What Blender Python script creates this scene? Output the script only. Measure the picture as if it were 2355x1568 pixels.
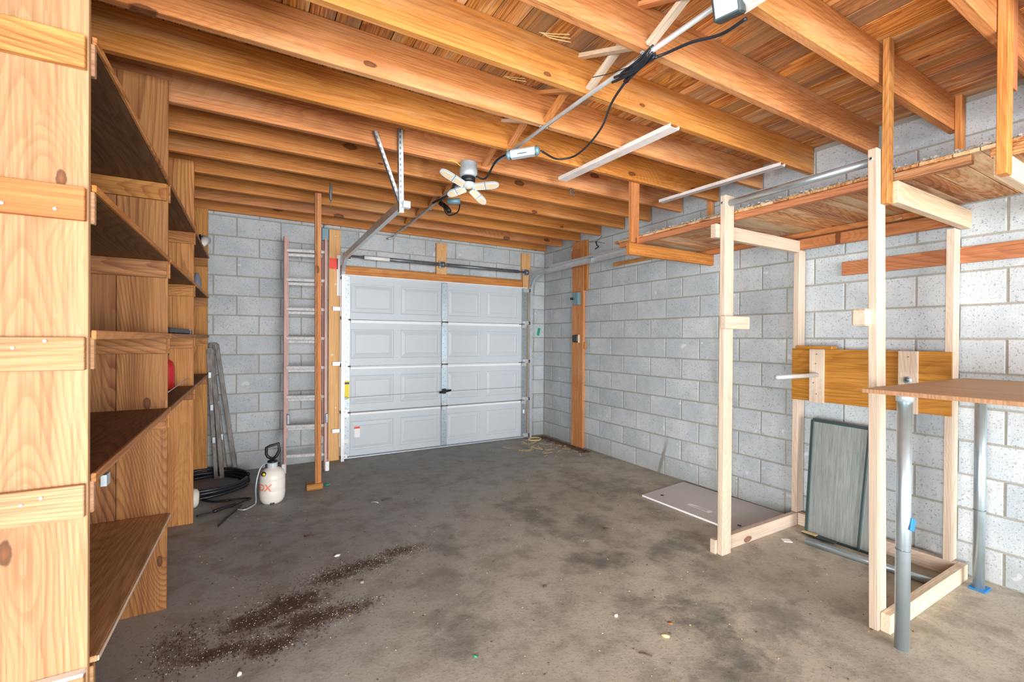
import bpy, bmesh, math, random
from mathutils import Vector, Matrix, noise
random.seed(7)
S = bpy.context.scene
for o in list(bpy.data.objects): bpy.data.objects.remove(o)
C = S.collection
PI = math.pi

# ------------------------------------------------------------------ camera, world, lights, exposure
F, YAW, PIT, ROL, CAMZ = 1040.7468, 0.52420, -0.0050, 0.0071, 1.396
fw = Vector((math.sin(YAW)*math.cos(PIT), math.cos(YAW)*math.cos(PIT), math.sin(PIT)))
rt = Vector((math.cos(YAW), -math.sin(YAW), 0)); up = rt.cross(fw)
r2 = rt*math.cos(ROL)+up*math.sin(ROL); u2 = -rt*math.sin(ROL)+up*math.cos(ROL)
cd = bpy.data.cameras.new('camera'); cam = bpy.data.objects.new('camera', cd); C.objects.link(cam)
cd.sensor_width = 36; cd.sensor_fit = 'HORIZONTAL'; cd.lens = F/2355*36; cd.clip_start = .05
cam.matrix_world = Matrix(((r2.x, u2.x, -fw.x, 0), (r2.y, u2.y, -fw.y, 0), (r2.z, u2.z, -fw.z, CAMZ), (0, 0, 0, 1)))
S.camera = cam
vs = S.view_settings; vs.view_transform = 'Standard'; vs.look = 'None'; vs.gamma = 1; vs.use_curve_mapping = False
vs.exposure = 0.14
W = bpy.data.worlds.new('daylight'); S.world = W; W.use_nodes = True
W.node_tree.nodes['Background'].inputs[0].default_value = (.86, .93, 1, 1)
W.node_tree.nodes['Background'].inputs[1].default_value = 1.1

def area(name, loc, target, sx, sy, energy, col):
    l = bpy.data.lights.new(name, 'AREA'); l.shape = 'RECTANGLE'; l.size = sx; l.size_y = sy; l.energy = energy; l.color = col
    o = bpy.data.objects.new(name, l); C.objects.link(o); o.location = loc
    o.rotation_euler = (Vector(target)-Vector(loc)).to_track_quat('-Z', 'Y').to_euler(); return o
area('rear_fill', (1.4, -5.2, 1.1), (1.6, 4.0, 1.6), 5.5, 2.8, 800, (1, .99, .975))  # broad soft fill added behind the camera to even out the room
area('side_door_daylight', (-2.5, -.5, .85), (2.6, 1.9, 1.4), 1.7, 1.3, 280, (1, .99, .97))

# ------------------------------------------------------------------ helpers
def srgb(r, g, b):
    f = lambda c: c/12.92 if c <= .04045 else ((c+.055)/1.055)**2.4
    return (f(r/255), f(g/255), f(b/255), 1)
class NT:
    def __init__(s, name):
        s.m = bpy.data.materials.new(name); s.m.use_nodes = True; s.t = s.m.node_tree
        s.b = s.t.nodes['Principled BSDF']
    def n(s, typ, **k):
        nd = s.t.nodes.new(typ)
        for a, v in k.items(): setattr(nd, a, v)
        return nd
    def l(s, a, b): s.t.links.new(a, b)
    def setin(s, sock, v):
        if isinstance(v, bpy.types.NodeSocket): s.l(v, sock)
        else: sock.default_value = v
    def math(s, op, a, b=0.0, c=0.0, clamp=False):
        nd = s.n('ShaderNodeMath', operation=op, use_clamp=clamp)
        for i, v in enumerate((a, b, c)): s.setin(nd.inputs[i], v)
        return nd.outputs[0]
    def vmath(s, op, a, b):
        nd = s.n('ShaderNodeVectorMath', operation=op); s.setin(nd.inputs[0], a); s.setin(nd.inputs[1], b); return nd.outputs[0]
    def mix(s, f, a, b, mode='MIX'):
        nd = s.n('ShaderNodeMix', data_type='RGBA', blend_type=mode)
        s.setin(nd.inputs[0], f); s.setin(nd.inputs[6], a); s.setin(nd.inputs[7], b); return nd.outputs[2]
    def ramp(s, f, lo, hi, a=0.0, b=1.0):
        nd = s.n('ShaderNodeMapRange', interpolation_type='SMOOTHSTEP')
        s.setin(nd.inputs[0], f); nd.inputs[1].default_value = lo; nd.inputs[2].default_value = hi
        nd.inputs[3].default_value = a; nd.inputs[4].default_value = b; return nd.outputs[0]
    def noise(s, vec, scale, detail=4, rough=.55, dist=0):
        nd = s.n('ShaderNodeTexNoise'); s.setin(nd.inputs['Vector'], vec); nd.inputs['Scale'].default_value = scale
        nd.inputs['Detail'].default_value = detail; nd.inputs['Roughness'].default_value = rough; nd.inputs['Distortion'].default_value = dist
        return nd.outputs[0]
    def coords(s, rand=True):
        tc = s.n('ShaderNodeTexCoord').outputs['Object']
        s.oi = s.n('ShaderNodeObjectInfo').outputs['Random']
        if not rand: return tc
        cb = s.n('ShaderNodeCombineXYZ')
        s.l(s.math('MULTIPLY', s.oi, 31.7), cb.inputs[0]); s.l(s.math('MULTIPLY', s.oi, 57.3), cb.inputs[1]); s.l(s.math('MULTIPLY', s.oi, 83.1), cb.inputs[2])
        return s.vmath('ADD', tc, cb.outputs[0])
    def bump(s, h, strength=.3, dist=.002):
        nd = s.n('ShaderNodeBump'); nd.inputs['Strength'].default_value = strength; nd.inputs['Distance'].default_value = dist
        s.l(h, nd.inputs['Height']); s.l(nd.outputs[0], s.b.inputs['Normal'])

def wood(name, light, dark, axis, contrast=.55, vary=.25, knots=1.0, rough=.6, grey=None, greyamt=0.0, kscale=1.0, pale=None, paleamt=0.0, fine=.35):
    g = NT(name); v = g.coords()
    def mp(lng, crs):
        sc = [crs]*3; sc['xyz'.index(axis)] = lng
        return g.vmath('MULTIPLY', v, tuple(sc))
    base = g.noise(mp(.28, 2.4), 1, 1, .35)
    if knots > 0:
        sp_ = g.n('ShaderNodeSeparateXYZ'); g.l(mp(1.5*kscale, 3.4*kscale), sp_.inputs[0]); cb_ = g.n('ShaderNodeCombineXYZ')
        g.l(sp_.outputs['xyz'.index(axis)], cb_.inputs[0]); g.l(sp_.outputs['xyz'.index({'x': 'z', 'y': 'x', 'z': 'x'}[axis])], cb_.inputs[1])
        vo = g.n('ShaderNodeTexVoronoi', voronoi_dimensions='2D'); g.l(cb_.outputs[0], vo.inputs['Vector']); vo.inputs['Scale'].default_value = 1
        vo.inputs['Randomness'].default_value = .85
        sc_ = g.n('ShaderNodeSeparateColor'); g.l(vo.outputs['Color'], sc_.inputs[0])
        keep = g.ramp(sc_.outputs[0], .52, .56, 4.0, 0.0)       # only some cells carry a knot
        kd = g.math('ADD', g.math('MULTIPLY', vo.outputs['Distance'], g.ramp(sc_.outputs[1], 0, 1, 1.0, 2.6)), keep)
        kd = g.math('ADD', kd, g.math('MULTIPLY', g.math('SUBTRACT', g.noise(v, 40, 2, .6), .5), .05))
        base = g.math('ADD', base, g.math('MULTIPLY', g.ramp(kd, .05, .75, 1, 0), .06))
    wob = g.noise(mp(.7, 30), 1, 2, .5)
    rings = g.math('FRACT', g.math('ADD', g.math('MULTIPLY', base, 62.0), g.math('MULTIPLY', wob, .9)))
    rings = g.math('MULTIPLY', g.ramp(rings, .35, .93), g.ramp(rings, .94, 1.0, 1, 0))
    rings = g.math('MULTIPLY', rings, g.ramp(g.noise(mp(.5, 4), 1, 2, .5), .3, .65, .25, 1.0))
    fib = g.noise(mp(3.0, 150), 1, 3, .6)
    band = g.noise(mp(.3, 12), 1, 4, .65)
    f = g.math('ADD', g.math('MULTIPLY', rings, contrast*.6), g.math('MULTIPLY', g.ramp(band, .35, .7), contrast*.5))
    col = g.mix(f, light, dark)
    fd = g.ramp(fib, .40, .66)
    col = g.mix(g.math('MULTIPLY', fd, fine), col, tuple(c*.55 for c in dark[:3])+(1,))
    if pale:
        pn = g.noise(mp(.8, 5), 1, 5, .65)
        col = g.mix(g.math('MULTIPLY', g.ramp(pn, .5, .68), paleamt), col, pale)
    if grey:
        gn = g.noise(mp(.7, 4), 1, 6, .7)
        col = g.mix(g.math('MULTIPLY', g.ramp(gn, .46, .62), greyamt), col, grey)
    if knots > 0:
        core = g.ramp(kd, .066, .09, 1, 0)
        col = g.mix(g.math('MULTIPLY', g.ramp(kd, .05, .5, 1, 0), .3*knots), col, dark)
        col = g.mix(g.math('MULTIPLY', core, .8), col, g.mix(g.ramp(kd, .0, .075), srgb(120, 66, 36), srgb(78, 40, 24)))
    # each piece of timber has its own tone
    hs = g.n('ShaderNodeHueSaturation'); g.l(col, hs.inputs['Color'])
    r1 = g.math('FRACT', g.math('MULTIPLY', g.oi, 7.77))
    g.l(g.math('ADD', g.math('MULTIPLY', g.oi, vary), 1-vary*.55), hs.inputs['Value'])
    g.l(g.math('ADD', g.math('MULTIPLY', r1, .008), .496), hs.inputs['Hue'])
    g.l(g.math('ADD', g.math('MULTIPLY', r1, .08), .96), hs.inputs['Saturation'])
    g.l(hs.outputs[0], g.b.inputs['Base Color']); g.b.inputs['Roughness'].default_value = rough
    g.b.inputs['Specular IOR Level'].default_value = .3
    g.bump(fib, .25, .0015)
    return g.m

def plain(name, col, rough=.5, metal=0, nscale=0, namt=.15, bump=0, stretch=(1, 1, 1), spec=.5, dirt=None, dirtamt=0):
    g = NT(name)
    c = col
    if nscale:
        v = g.vmath('MULTIPLY', g.coords(), stretch)
        nz = g.noise(v, nscale, 5, .6)
        c = g.mix(g.ramp(nz, .3, .7), tuple(x*(1-namt) for x in col[:3])+(1,), tuple(min(1, x*(1+namt)) for x in col[:3])+(1,))
        if dirt:
            c = g.mix(g.math('MULTIPLY', g.ramp(g.noise(v, nscale*.35, 5, .7), .48, .66), dirtamt), c, dirt)
        g.l(c, g.b.inputs['Base Color'])
        if bump: g.bump(nz, bump, .002)
    else: g.b.inputs['Base Color'].default_value = col
    g.b.inputs['Roughness'].default_value = rough; g.b.inputs['Metallic'].default_value = metal
    g.b.inputs['Specular IOR Level'].default_value = spec
    return g.m

M = {}
J_L, J_D = srgb(214, 146, 84), srgb(168, 94, 46)
for ax in 'xyz':
    M['joist'+ax] = wood('fir_timber_'+ax, J_L, J_D, ax, .55, .16, 1.0, pale=srgb(232, 192, 148), paleamt=.3, fine=.5)
    M['deck'+ax] = wood('deck_board_'+ax, srgb(236, 168, 96), srgb(160, 88, 44), ax, 1.0, .5, .8, grey=srgb(150, 126, 100), greyamt=.7, pale=srgb(240, 208, 162), paleamt=.6, fine=.75)
    M['old'+ax] = wood('shelf_deck_board_'+ax, srgb(222, 166, 112), srgb(140, 76, 44), ax, .95, .35, .6, grey=srgb(222, 196, 160), greyamt=.9, fine=.6)
    M['pine'+ax] = wood('knotty_pine_'+ax, srgb(186, 148, 112), srgb(150, 104, 70), ax, .7, .10, 1.0, kscale=.9, fine=.4)
    M['brown'+ax] = wood('aged_pine_'+ax, srgb(200, 142, 84), srgb(128, 74, 38), ax, .9, .42, 1.0, kscale=.8)
    M['ply'+ax] = wood('dark_plywood_'+ax, srgb(132, 96, 64), srgb(84, 56, 36), ax, .8, .2, 0, fine=.4)
    M['new'+ax] = wood('new_spruce_'+ax, srgb(214, 198, 180), srgb(186, 158, 132), ax, .65, .08, .7, kscale=.9, fine=.3)
    M['red'+ax] = wood('reddish_fir_'+ax, srgb(196, 130, 82), srgb(152, 90, 52), ax, .8, .15, .6)
    M['grey'+ax] = wood('weathered_timber_'+ax, srgb(226, 206, 178), srgb(190, 164, 132), ax, .5, .1, .5)
M['lumberz'] = wood('yellow_pine_trim', srgb(232, 184, 126), srgb(200, 144, 88), 'z', .6, .1, .8)
M['orangeply'] = wood('varnished_plywood', srgb(186, 130, 66), srgb(150, 94, 40), 'y', .8, .05, 0, rough=.45, fine=.5)
M['tableply'] = wood('table_plywood', srgb(198, 162, 118), srgb(160, 122, 84), 'y', .7, .05, 0, rough=.5)
M['galv'] = plain('galvanised_steel', srgb(206, 212, 216), .34, .5, 14, .07)
M['pipe'] = plain('galvanised_pipe', srgb(186, 204, 214), .33, .8, 10, .06)
M['slopeply'] = wood('weathered_plywood', srgb(206, 166, 122), srgb(164, 122, 84), 'y', .7, .05, 0, fine=.5)
M['galvflat'] = plain('galvanised_sheet', srgb(180, 192, 198), .45, .35, 20, .07)
M['darksteel'] = plain('dark_steel', srgb(118, 126, 132), .4, .5, 20, .2)
M['door'] = plain('painted_door_steel', srgb(192, 202, 210), .45, 0, 2, .02)
M['doorlip'] = plain('door_section_lip', srgb(232, 236, 240), .4)
M['black'] = plain('black_plastic', srgb(26, 28, 32), .45)
M['rubber'] = plain('black_rubber_hose', srgb(34, 38, 46), .38, 0, 8, .2)
M['white'] = plain('white_painted_steel', srgb(238, 232, 230), .4, 0, 12, .05, dirt=srgb(170, 140, 120), dirtamt=.3)
M['tank'] = plain('translucent_white_plastic', srgb(238, 234, 226), .4, 0, 3, .03)
M['red_p'] = plain('red_plastic', srgb(196, 40, 40), .4)
M['redtape'] = plain('red_tape', srgb(236, 60, 36), .5)
M['orange_print'] = plain('orange_print', srgb(244, 150, 122), .6)
M['yellow'] = plain('yellow_label', srgb(236, 214, 40), .5)
M['paper'] = plain('paper', srgb(240, 240, 240), .7)
M['green'] = plain('green_plastic', srgb(40, 150, 116), .5)
M['greentape'] = plain('green_mark', srgb(30, 150, 110), .6)
M['blue'] = plain('blue_tape', srgb(20, 120, 190), .55)
M['bluebox'] = plain('blue_grey_metal', srgb(120, 156, 170), .5, .3)
M['ladder'] = plain('fibreglass_rail', srgb(200, 160, 154), .55, 0, 25, .15, stretch=(1, 1, .2))
M['rung'] = plain('aluminium_rung', srgb(236, 238, 240), .4, .1, 60, .15, dirt=srgb(176, 172, 166), dirtamt=.3)
M['oldalu'] = plain('dirty_aluminium', srgb(104, 100, 96), .5, .3, 30, .4, stretch=(1, 1, .3), dirt=srgb(90, 76, 66), dirtamt=.6)
M['slate'] = plain('slate_green_frame', srgb(58, 74, 76), .45, .3)
M['board'] = plain('board_face', srgb(196, 190, 188), .45, 0, 4, .03)
M['straw'] = plain('straw', srgb(222, 196, 140), .7)
M['leaf'] = plain('dry_leaf', srgb(92, 68, 50), .8, 0, 20, .4)
M['sheet'] = plain('grey_plastic_sheet', srgb(128, 134, 146), .45, 0, 6, .1)
M['led'] = plain('led_lens', srgb(206, 186, 158), .35)
M['ledw'] = plain('led_body_white', srgb(188, 200, 206), .35)
def lampmat():
    g = NT('flood_light_lens'); g.b.inputs['Base Color'].default_value = (1, 1, 1, 1)
    g.b.inputs['Emission Color'].default_value = (1, 1, 1, 1); g.b.inputs['Emission Strength'].default_value = 1.2; return g.m
M['lit'] = lampmat()

def block_mat():
    g = NT('concrete_block'); v = g.coords()
    a = g.noise(v, 2.2, 5, .6); pits = g.noise(v, 90, 3, .7); mid = g.noise(v, 14, 5, .65)
    col = g.mix(g.ramp(a, .3, .7), srgb(174, 184, 190), srgb(198, 204, 208))
    col = g.mix(g.math('MULTIPLY', g.ramp(mid, .52, .7), .22), col, srgb(150, 152, 148))
    col = g.mix(g.math('MULTIPLY', g.ramp(pits, .56, .68), .7), col, srgb(106, 114, 122))
    col = g.mix(g.math('MULTIPLY', g.ramp(g.noise(v, 8, 2, .5), .70, .74), .5), col, srgb(228, 230, 230))
    # damp marks on the right wall: where they are in the room
    ge = g.n('ShaderNodeNewGeometry').outputs['Position']; sx = g.n('ShaderNodeSeparateXYZ'); g.l(ge, sx.inputs[0])
    PY, PZ = sx.outputs[1], sx.outputs[2]; wn = g.noise(ge, 5, 5, .7)
    def streak(y, w, ztop, slant, amt):
        d = g.math('ABSOLUTE', g.math('SUBTRACT', g.math('ADD', PY, g.math('MULTIPLY', PZ, slant)), g.math('ADD', y, g.math('MULTIPLY', g.math('SUBTRACT', wn, .5), w*1.5))))
        return g.math('MULTIPLY', g.math('MULTIPLY', g.ramp(d, w*.3, w, 1, 0), g.ramp(PZ, ztop-.15, ztop+.1, 1, 0)), amt)
    for a in ((2.60, .16, 1.6, 0, .42), (3.335, .03, .36, .30, .8), (1.98, .10, 2.0, 0, .25)): col = g.mix(streak(*a), col, srgb(128, 128, 112))
    col = g.mix(g.math('MULTIPLY', g.ramp(g.math('ADD', PZ, g.math('MULTIPLY', wn, .3)), .15, .42, 1, 0), .35), col, srgb(140, 138, 128))
    hs = g.n('ShaderNodeHueSaturation'); g.l(col, hs.inputs['Color'])
    g.l(g.math('ADD', g.math('MULTIPLY', g.oi, .12), .93), hs.inputs['Value'])
    g.l(hs.outputs[0], g.b.inputs['Base Color']); g.b.inputs['Roughness'].default_value = .9; g.b.inputs['Specular IOR Level'].default_value = .15
    g.bump(g.math('ADD', pits, g.math('MULTIPLY', mid, .6)), .5, .004)
    return g.m
def mortar_mat():
    g = NT('mortar'); v = g.coords(False)
    col = g.mix(g.noise(v, 18, 5, .7), srgb(140, 138, 128), srgb(172, 168, 158))
    g.l(col, g.b.inputs['Base Color']); g.b.inputs['Roughness'].default_value = .95
    g.bump(g.noise(v, 60, 4, .7), .6, .006); return g.m
def floor_mat():
    g = NT('stained_concrete_floor'); v = g.coords(False)
    sx = g.n('ShaderNodeSeparateXYZ'); g.l(v, sx.inputs[0]); X, Y = sx.outputs[0], sx.outputs[1]
    big = g.noise(v, 1.1, 6, .6, .4); mid = g.noise(v, 5, 6, .65); fine = g.noise(v, 60, 4, .7)
    col = g.mix(g.ramp(big, .35, .65), srgb(172, 165, 150), srgb(190, 183, 168))
    # towards the door and the left the slab is a cooler grey
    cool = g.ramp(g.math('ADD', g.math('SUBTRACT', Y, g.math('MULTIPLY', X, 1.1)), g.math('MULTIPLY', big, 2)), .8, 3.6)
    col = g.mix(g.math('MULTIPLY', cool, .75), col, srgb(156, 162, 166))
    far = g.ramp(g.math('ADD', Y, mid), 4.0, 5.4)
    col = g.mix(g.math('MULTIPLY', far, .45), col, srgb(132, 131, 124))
    col = g.mix(g.math('MULTIPLY', g.ramp(mid, .45, .65), .5), col, srgb(124, 119, 106))
    col = g.mix(g.math('MULTIPLY', g.ramp(g.noise(v, 2.6, 8, .75, .6), .5, .66), .3), col, srgb(112, 104, 94))
    col = g.mix(g.math('MULTIPLY', g.ramp(g.noise(g.vmath('ADD', v, (9, 4, 0)), 9, 8, .8), .55, .7), .4), col, srgb(186, 172, 150))
    col = g.mix(g.math('MULTIPLY', g.ramp(fine, .52, .7), .5), col, srgb(104, 96, 88))
    # oil and tyre marks (soft ellipses broken up by noise)
    def stains(lst, lo, hi, nz, amp):
        acc = None
        for (x, y, rx, ry, w) in lst:
            dx = g.math('DIVIDE', g.math('SUBTRACT', X, x), rx); dy = g.math('DIVIDE', g.math('SUBTRACT', Y, y), ry)
            d = g.math('SQRT', g.math('ADD', g.math('MULTIPLY', dx, dx), g.math('MULTIPLY', dy, dy)))
            d = g.math('ADD', d, g.math('MULTIPLY', g.math('SUBTRACT', nz, .5), amp))
            m = g.math('MULTIPLY', g.ramp(d, lo, hi, 1, 0), w)
            acc = m if acc is None else g.math('MAXIMUM', acc, m)
        return acc
    n2 = g.noise(v, 7, 6, .7, .3)
    st = stains(STAINS, .2, 1.15, n2, 3.0)
    col = g.mix(g.math('MULTIPLY', g.math('MULTIPLY', st, g.ramp(mid, .3, .6, .5, 1)), .95), col, srgb(92, 96, 92))
    dirt = stains(DIRT, .35, 1.2, g.noise(v, 14, 8, .8), 3.4)
    col = g.mix(dirt, col, srgb(78, 62, 54))
    speck = g.n('ShaderNodeTexVoronoi'); g.l(v, speck.inputs['Vector']); speck.inputs['Scale'].default_value = 55
    col = g.mix(g.math('MULTIPLY', g.ramp(speck.outputs['Distance'], .06, .12, 1, 0), .7), col, srgb(206, 192, 168))
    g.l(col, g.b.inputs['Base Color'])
    g.l(g.ramp(big, .3, .7, .55, .75), g.b.inputs['Roughness']); g.b.inputs['Specular IOR Level'].default_value = .35
    g.bump(g.math('ADD', fine, g.math('MULTIPLY', mid, .8)), .35, .004)
    return g.m
STAINS = [(1.95, 3.0, .25, .45, .6), (2.12, 2.6, .3, .3, .6), (1.93, 2.2, .3, .16, .7), (2.5, 2.1, .3, .2, .6), (1.76, 1.72, .12, .2, .5), (1.98, 1.5, .2, .22, .8),
          (1.88, 1.24, .14, .2, .85), (1.70, 1.2, .14, .16, .8), (1.12, 2.85, .16, .3, .4), (.95, 2.4, .2, .35, .45), (.86, 1.95, .22, .3, .6), (2.9, 3.3, .5, .6, .4),
          (2.3, 1.3, .3, .3, .5), (.2, 3.5, .5, .6, .25), (2.5, 1.75, .3, .2, .5)]
DIRT = [(-.12, 2.37, .17, .05, .8), (.02, 2.55, .15, .09, .9), (.2, 2.62, .17, .11, .95), (.42, 2.80, .14, .07, .8), (.62, 2.85, .16, .07, .8), (.84, 2.92, .14, .05, .6),
        (.09, 2.30, .12, .06, .85), (.26, 2.43, .16, .09, .9), (.42, 2.42, .16, .05, .6), (-.28, 2.5, .1, .12, .3)]
M['block'] = block_mat(); M['mortar'] = mortar_mat(); M['floor'] = floor_mat()

def put(name, bm, mat, parent=None, smooth=False):
    me = bpy.data.meshes.new(name); bm.normal_update(); bm.to_mesh(me); bm.free()
    me.materials.append(M[mat] if isinstance(mat, str) else mat)
    if smooth:
        for p in me.polygons: p.use_smooth = True
    o = bpy.data.objects.new(name, me); C.objects.link(o)
    if parent is not None: adopt(o, parent)
    return o
def wloc(p):
    v = Vector(p.location)
    while p.parent: p = p.parent; v = v+Vector(p.location)
    return v
def adopt(o, parent):
    o.parent = parent
    # meshes are written in room coordinates: undo the thing's own location
    if parent.type == 'EMPTY': o.matrix_parent_inverse = Matrix.Translation(-Vector(parent.location))
def thing(name, label, cat, loc=(0, 0, 0), group=None):
    o = bpy.data.objects.new(name, None); C.objects.link(o); o.location = loc; o.empty_display_size = .1
    o['label'] = label; o['category'] = cat
    if group: o['group'] = group
    return o
def tag(o, label, cat, group=None, kind=None):
    o['label'] = label; o['category'] = cat
    if group: o['group'] = group
    if kind: o['kind'] = kind
    return o
def struct(o): o['kind'] = 'structure'; return o
def box(bm, x0, x1, y0, y1, z0, z1, bev=0.0, M4=None):
    vs_ = [bm.verts.new((x, y, z)) for x in (x0, x1) for y in (y0, y1) for z in (z0, z1)]
    if M4 is not None:
        for v in vs_: v.co = M4 @ v.co
    fs = [bm.faces.new([vs_[i] for i in q]) for q in ((0, 1, 3, 2), (4, 6, 7, 5), (0, 4, 5, 1), (2, 3, 7, 6), (0, 2, 6, 4), (1, 5, 7, 3))]
    if bev:
        es = list({e for f in fs for e in f.edges})
        bmesh.ops.bevel(bm, geom=es, offset=bev, segments=1, affect='EDGES', profile=.5)
    return vs_
def B(name, mat, parent, x0, x1, y0, y1, z0, z1, bev=.002, M4=None):
    bm = bmesh.new(); box(bm, min(x0, x1), max(x0, x1), min(y0, y1), max(y0, y1), min(z0, z1), max(z0, z1), bev, M4); return put(name, bm, mat, parent)
def beam(name, mat, parent, p, q, w, h, upv=(0, 0, 1), bev=.002):
    """a straight timber from p to q; w across, h along upv. Built in its own long axis = z"""
    p, q = Vector(p), Vector(q); d = (q-p); L = d.length; d.normalize(); u = Vector(upv)
    s = d.cross(u).normalized(); u = s.cross(d).normalized()
    R = Matrix((s, u, d)).transposed().to_4x4(); R.translation = p
    bm = bmesh.new(); box(bm, -w/2, w/2, -h/2, h/2, 0, L, bev)
    o = put(name, bm, mat, None)
    o.matrix_world = R
    if parent is not None:
        o.parent = parent
        o.matrix_parent_inverse = Matrix.Translation(-Vector(parent.location)) if parent.type == 'EMPTY' else Matrix()
    return o
def sm(pts, k=6):
    P = [Vector(p) for p in pts]
    if len(P) < 3: return P
    out = []
    for i in range(len(P)-1):
        a, b, c, d = P[max(i-1, 0)], P[i], P[i+1], P[min(i+2, len(P)-1)]
        for j in range(k):
            t = j/k
            out.append(.5*((2*b)+(c-a)*t+(2*a-5*b+4*c-d)*t*t+(3*b-a-3*c+d)*t**3))
    out.append(P[-1]); return out
def tube(bm, pts, r, seg=10, cap=True):
    P = [Vector(p) for p in pts]; n = len(P); rs = r if isinstance(r, (list, tuple)) else [r]*n
    prev = None; rings = []
    for i in range(n):
        t = (P[min(i+1, n-1)]-P[max(i-1, 0)]).normalized()
        if prev is None:
            a = Vector((0, 0, 1)) if abs(t.z) < .9 else Vector((1, 0, 0)); nrm = t.cross(a).normalized()
        else: nrm = (prev-t*prev.dot(t)).normalized()
        prev = nrm; bn = t.cross(nrm)
        rings.append([bm.verts.new(P[i]+(nrm*math.cos(2*PI*k/seg)+bn*math.sin(2*PI*k/seg))*rs[i]) for k in range(seg)])
    for a, b in zip(rings, rings[1:]):
        for k in range(seg): bm.faces.new((a[k], a[(k+1) % seg], b[(k+1) % seg], b[k]))
    if cap: bm.faces.new(rings[0][::-1]); bm.faces.new(rings[-1])
def T(name, mat, parent, pts, r, seg=10, smooth=True, k=0):
    P = sm(pts, k) if k else pts
    if isinstance(r, list) and len(P) != len(r):
        r = [r[min(int(i/k), len(r)-1)]*(1-(i/k) % 1)+r[min(int(i/k)+1, len(r)-1)]*((i/k) % 1) for i in range(len(P))]
    bm = bmesh.new(); tube(bm, P, r, seg); return put(name, bm, mat, parent, smooth)
def lathe(bm, prof, c, seg=24):
    rings = []
    for (r, z) in prof: rings.append([bm.verts.new((c[0]+r*math.cos(2*PI*k/seg), c[1]+r*math.sin(2*PI*k/seg), c[2]+z)) for k in range(seg)])
    for a, b in zip(rings, rings[1:]):
        for k in range(seg): bm.faces.new((a[k], a[(k+1) % seg], b[(k+1) % seg], b[k]))
    bm.faces.new(rings[0][::-1]); bm.faces.new(rings[-1])
def screw(name, parent, c, axis, r=.005, mat='galv'):
    bm = bmesh.new(); a = Vector(axis); tube(bm, [Vector(c), Vector(c)+a*.003], r, 8); return put(name, bm, mat, parent)
def blob(name, mat, parent, c, rx, ry, rz, sub=2, rough=0.0, rot=0.0):
    bm = bmesh.new(); bmesh.ops.create_icosphere(bm, subdivisions=sub, radius=1)
    R = Matrix.Rotation(rot, 3, 'Z')
    for v in bm.verts:
        k = 1+rough*(noise.noise(v.co*1.7+Vector(c)*9))
        v.co = Vector(c)+R @ Vector((v.co.x*rx*k, v.co.y*ry*k, v.co.z*rz*k))
    return put(name, bm, mat, parent, True)

XR, YD, XL, ZD = 3.717, 5.487, -.985, 2.865      # right wall, door wall, left wall, roof deck
YB = -1.6

# ------------------------------------------------------------------ floor
bm = bmesh.new(); box(bm, XL-.2, XR+.2, YB-1.5, YD+.6, -.12, 0); struct(put('floor', bm, 'floor'))
# ------------------------------------------------------------------ block walls
Zk = lambda k: 2.634-.2032*k
def blockmesh(w, h, seed):
    rnd = random.Random(seed); bm = bmesh.new(); hw, hh = w/2, h/2; r = .0035
    def ring(ins, d):
        j = .0015
        return [bm.verts.new((sx*(hw-ins)+rnd.uniform(-j, j), d, sz*(hh-ins)+rnd.uniform(-j, j))) for sx, sz in ((-1, -1), (1, -1), (1, 1), (-1, 1))]
    a, b, c = ring(0, .012), ring(0, .0035), ring(r, 0)
    for p, q in ((a, b), (b, c)):
        for k in range(4): bm.faces.new((p[k], p[(k+1) % 4], q[(k+1) % 4], q[k]))
    bm.faces.new(c); bmesh.ops.recalc_face_normals(bm, faces=bm.faces[:])
    me = bpy.data.meshes.new('concrete_block'); bm.to_mesh(me); bm.free(); me.materials.append(M['block']); return me
cache = {}
def place_block(parent, u0, u1, z0, z1, side):
    """side 'R': face on x=XR, u is y. side 'D': face on y=YD, u is x"""
    g = .0055; w, h = u1-u0-2*g, z1-z0-2*g
    if w < .02 or h < .02: return
    key = (round(w, 2), round(h, 2), random.randrange(4))
    if key not in cache: cache[key] = blockmesh(round(w, 2), round(h, 2), len(cache))
    o = bpy.data.objects.new('concrete_block', cache[key]); C.objects.link(o)
    uc, zc, d = (u0+u1)/2, (z0+z1)/2, random.uniform(-.0015, .0015)
    if side == 'R': o.location = (XR+d, uc, zc); o.rotation_euler = (0, 0, -PI/2)
    else: o.location = (uc, YD+d, zc)
    o.scale = (w/round(w, 2), 1, h/round(h, 2))
    o.rotation_euler.x += random.uniform(-.006, .006)*0
    o.parent = parent
# right wall
bm = bmesh.new(); box(bm, XR+.006, XR+.2, YB, YD+.2, -.05, ZD+.02); wr = struct(put('wall_right', bm, 'mortar'))
for k in range(-2, 13):
    zt, zb = min(Zk(k), ZD), max(Zk(k+1), .0)
    if zt <= zb: continue
    y = 5.2895+(.2032 if k % 2 else 0)+.4064
    while y > -.2:
        place_block(wr, max(y-.4064, -.6), min(y, YD), zb, zt, 'R'); y -= .4064
        if y < .0: break
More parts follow.
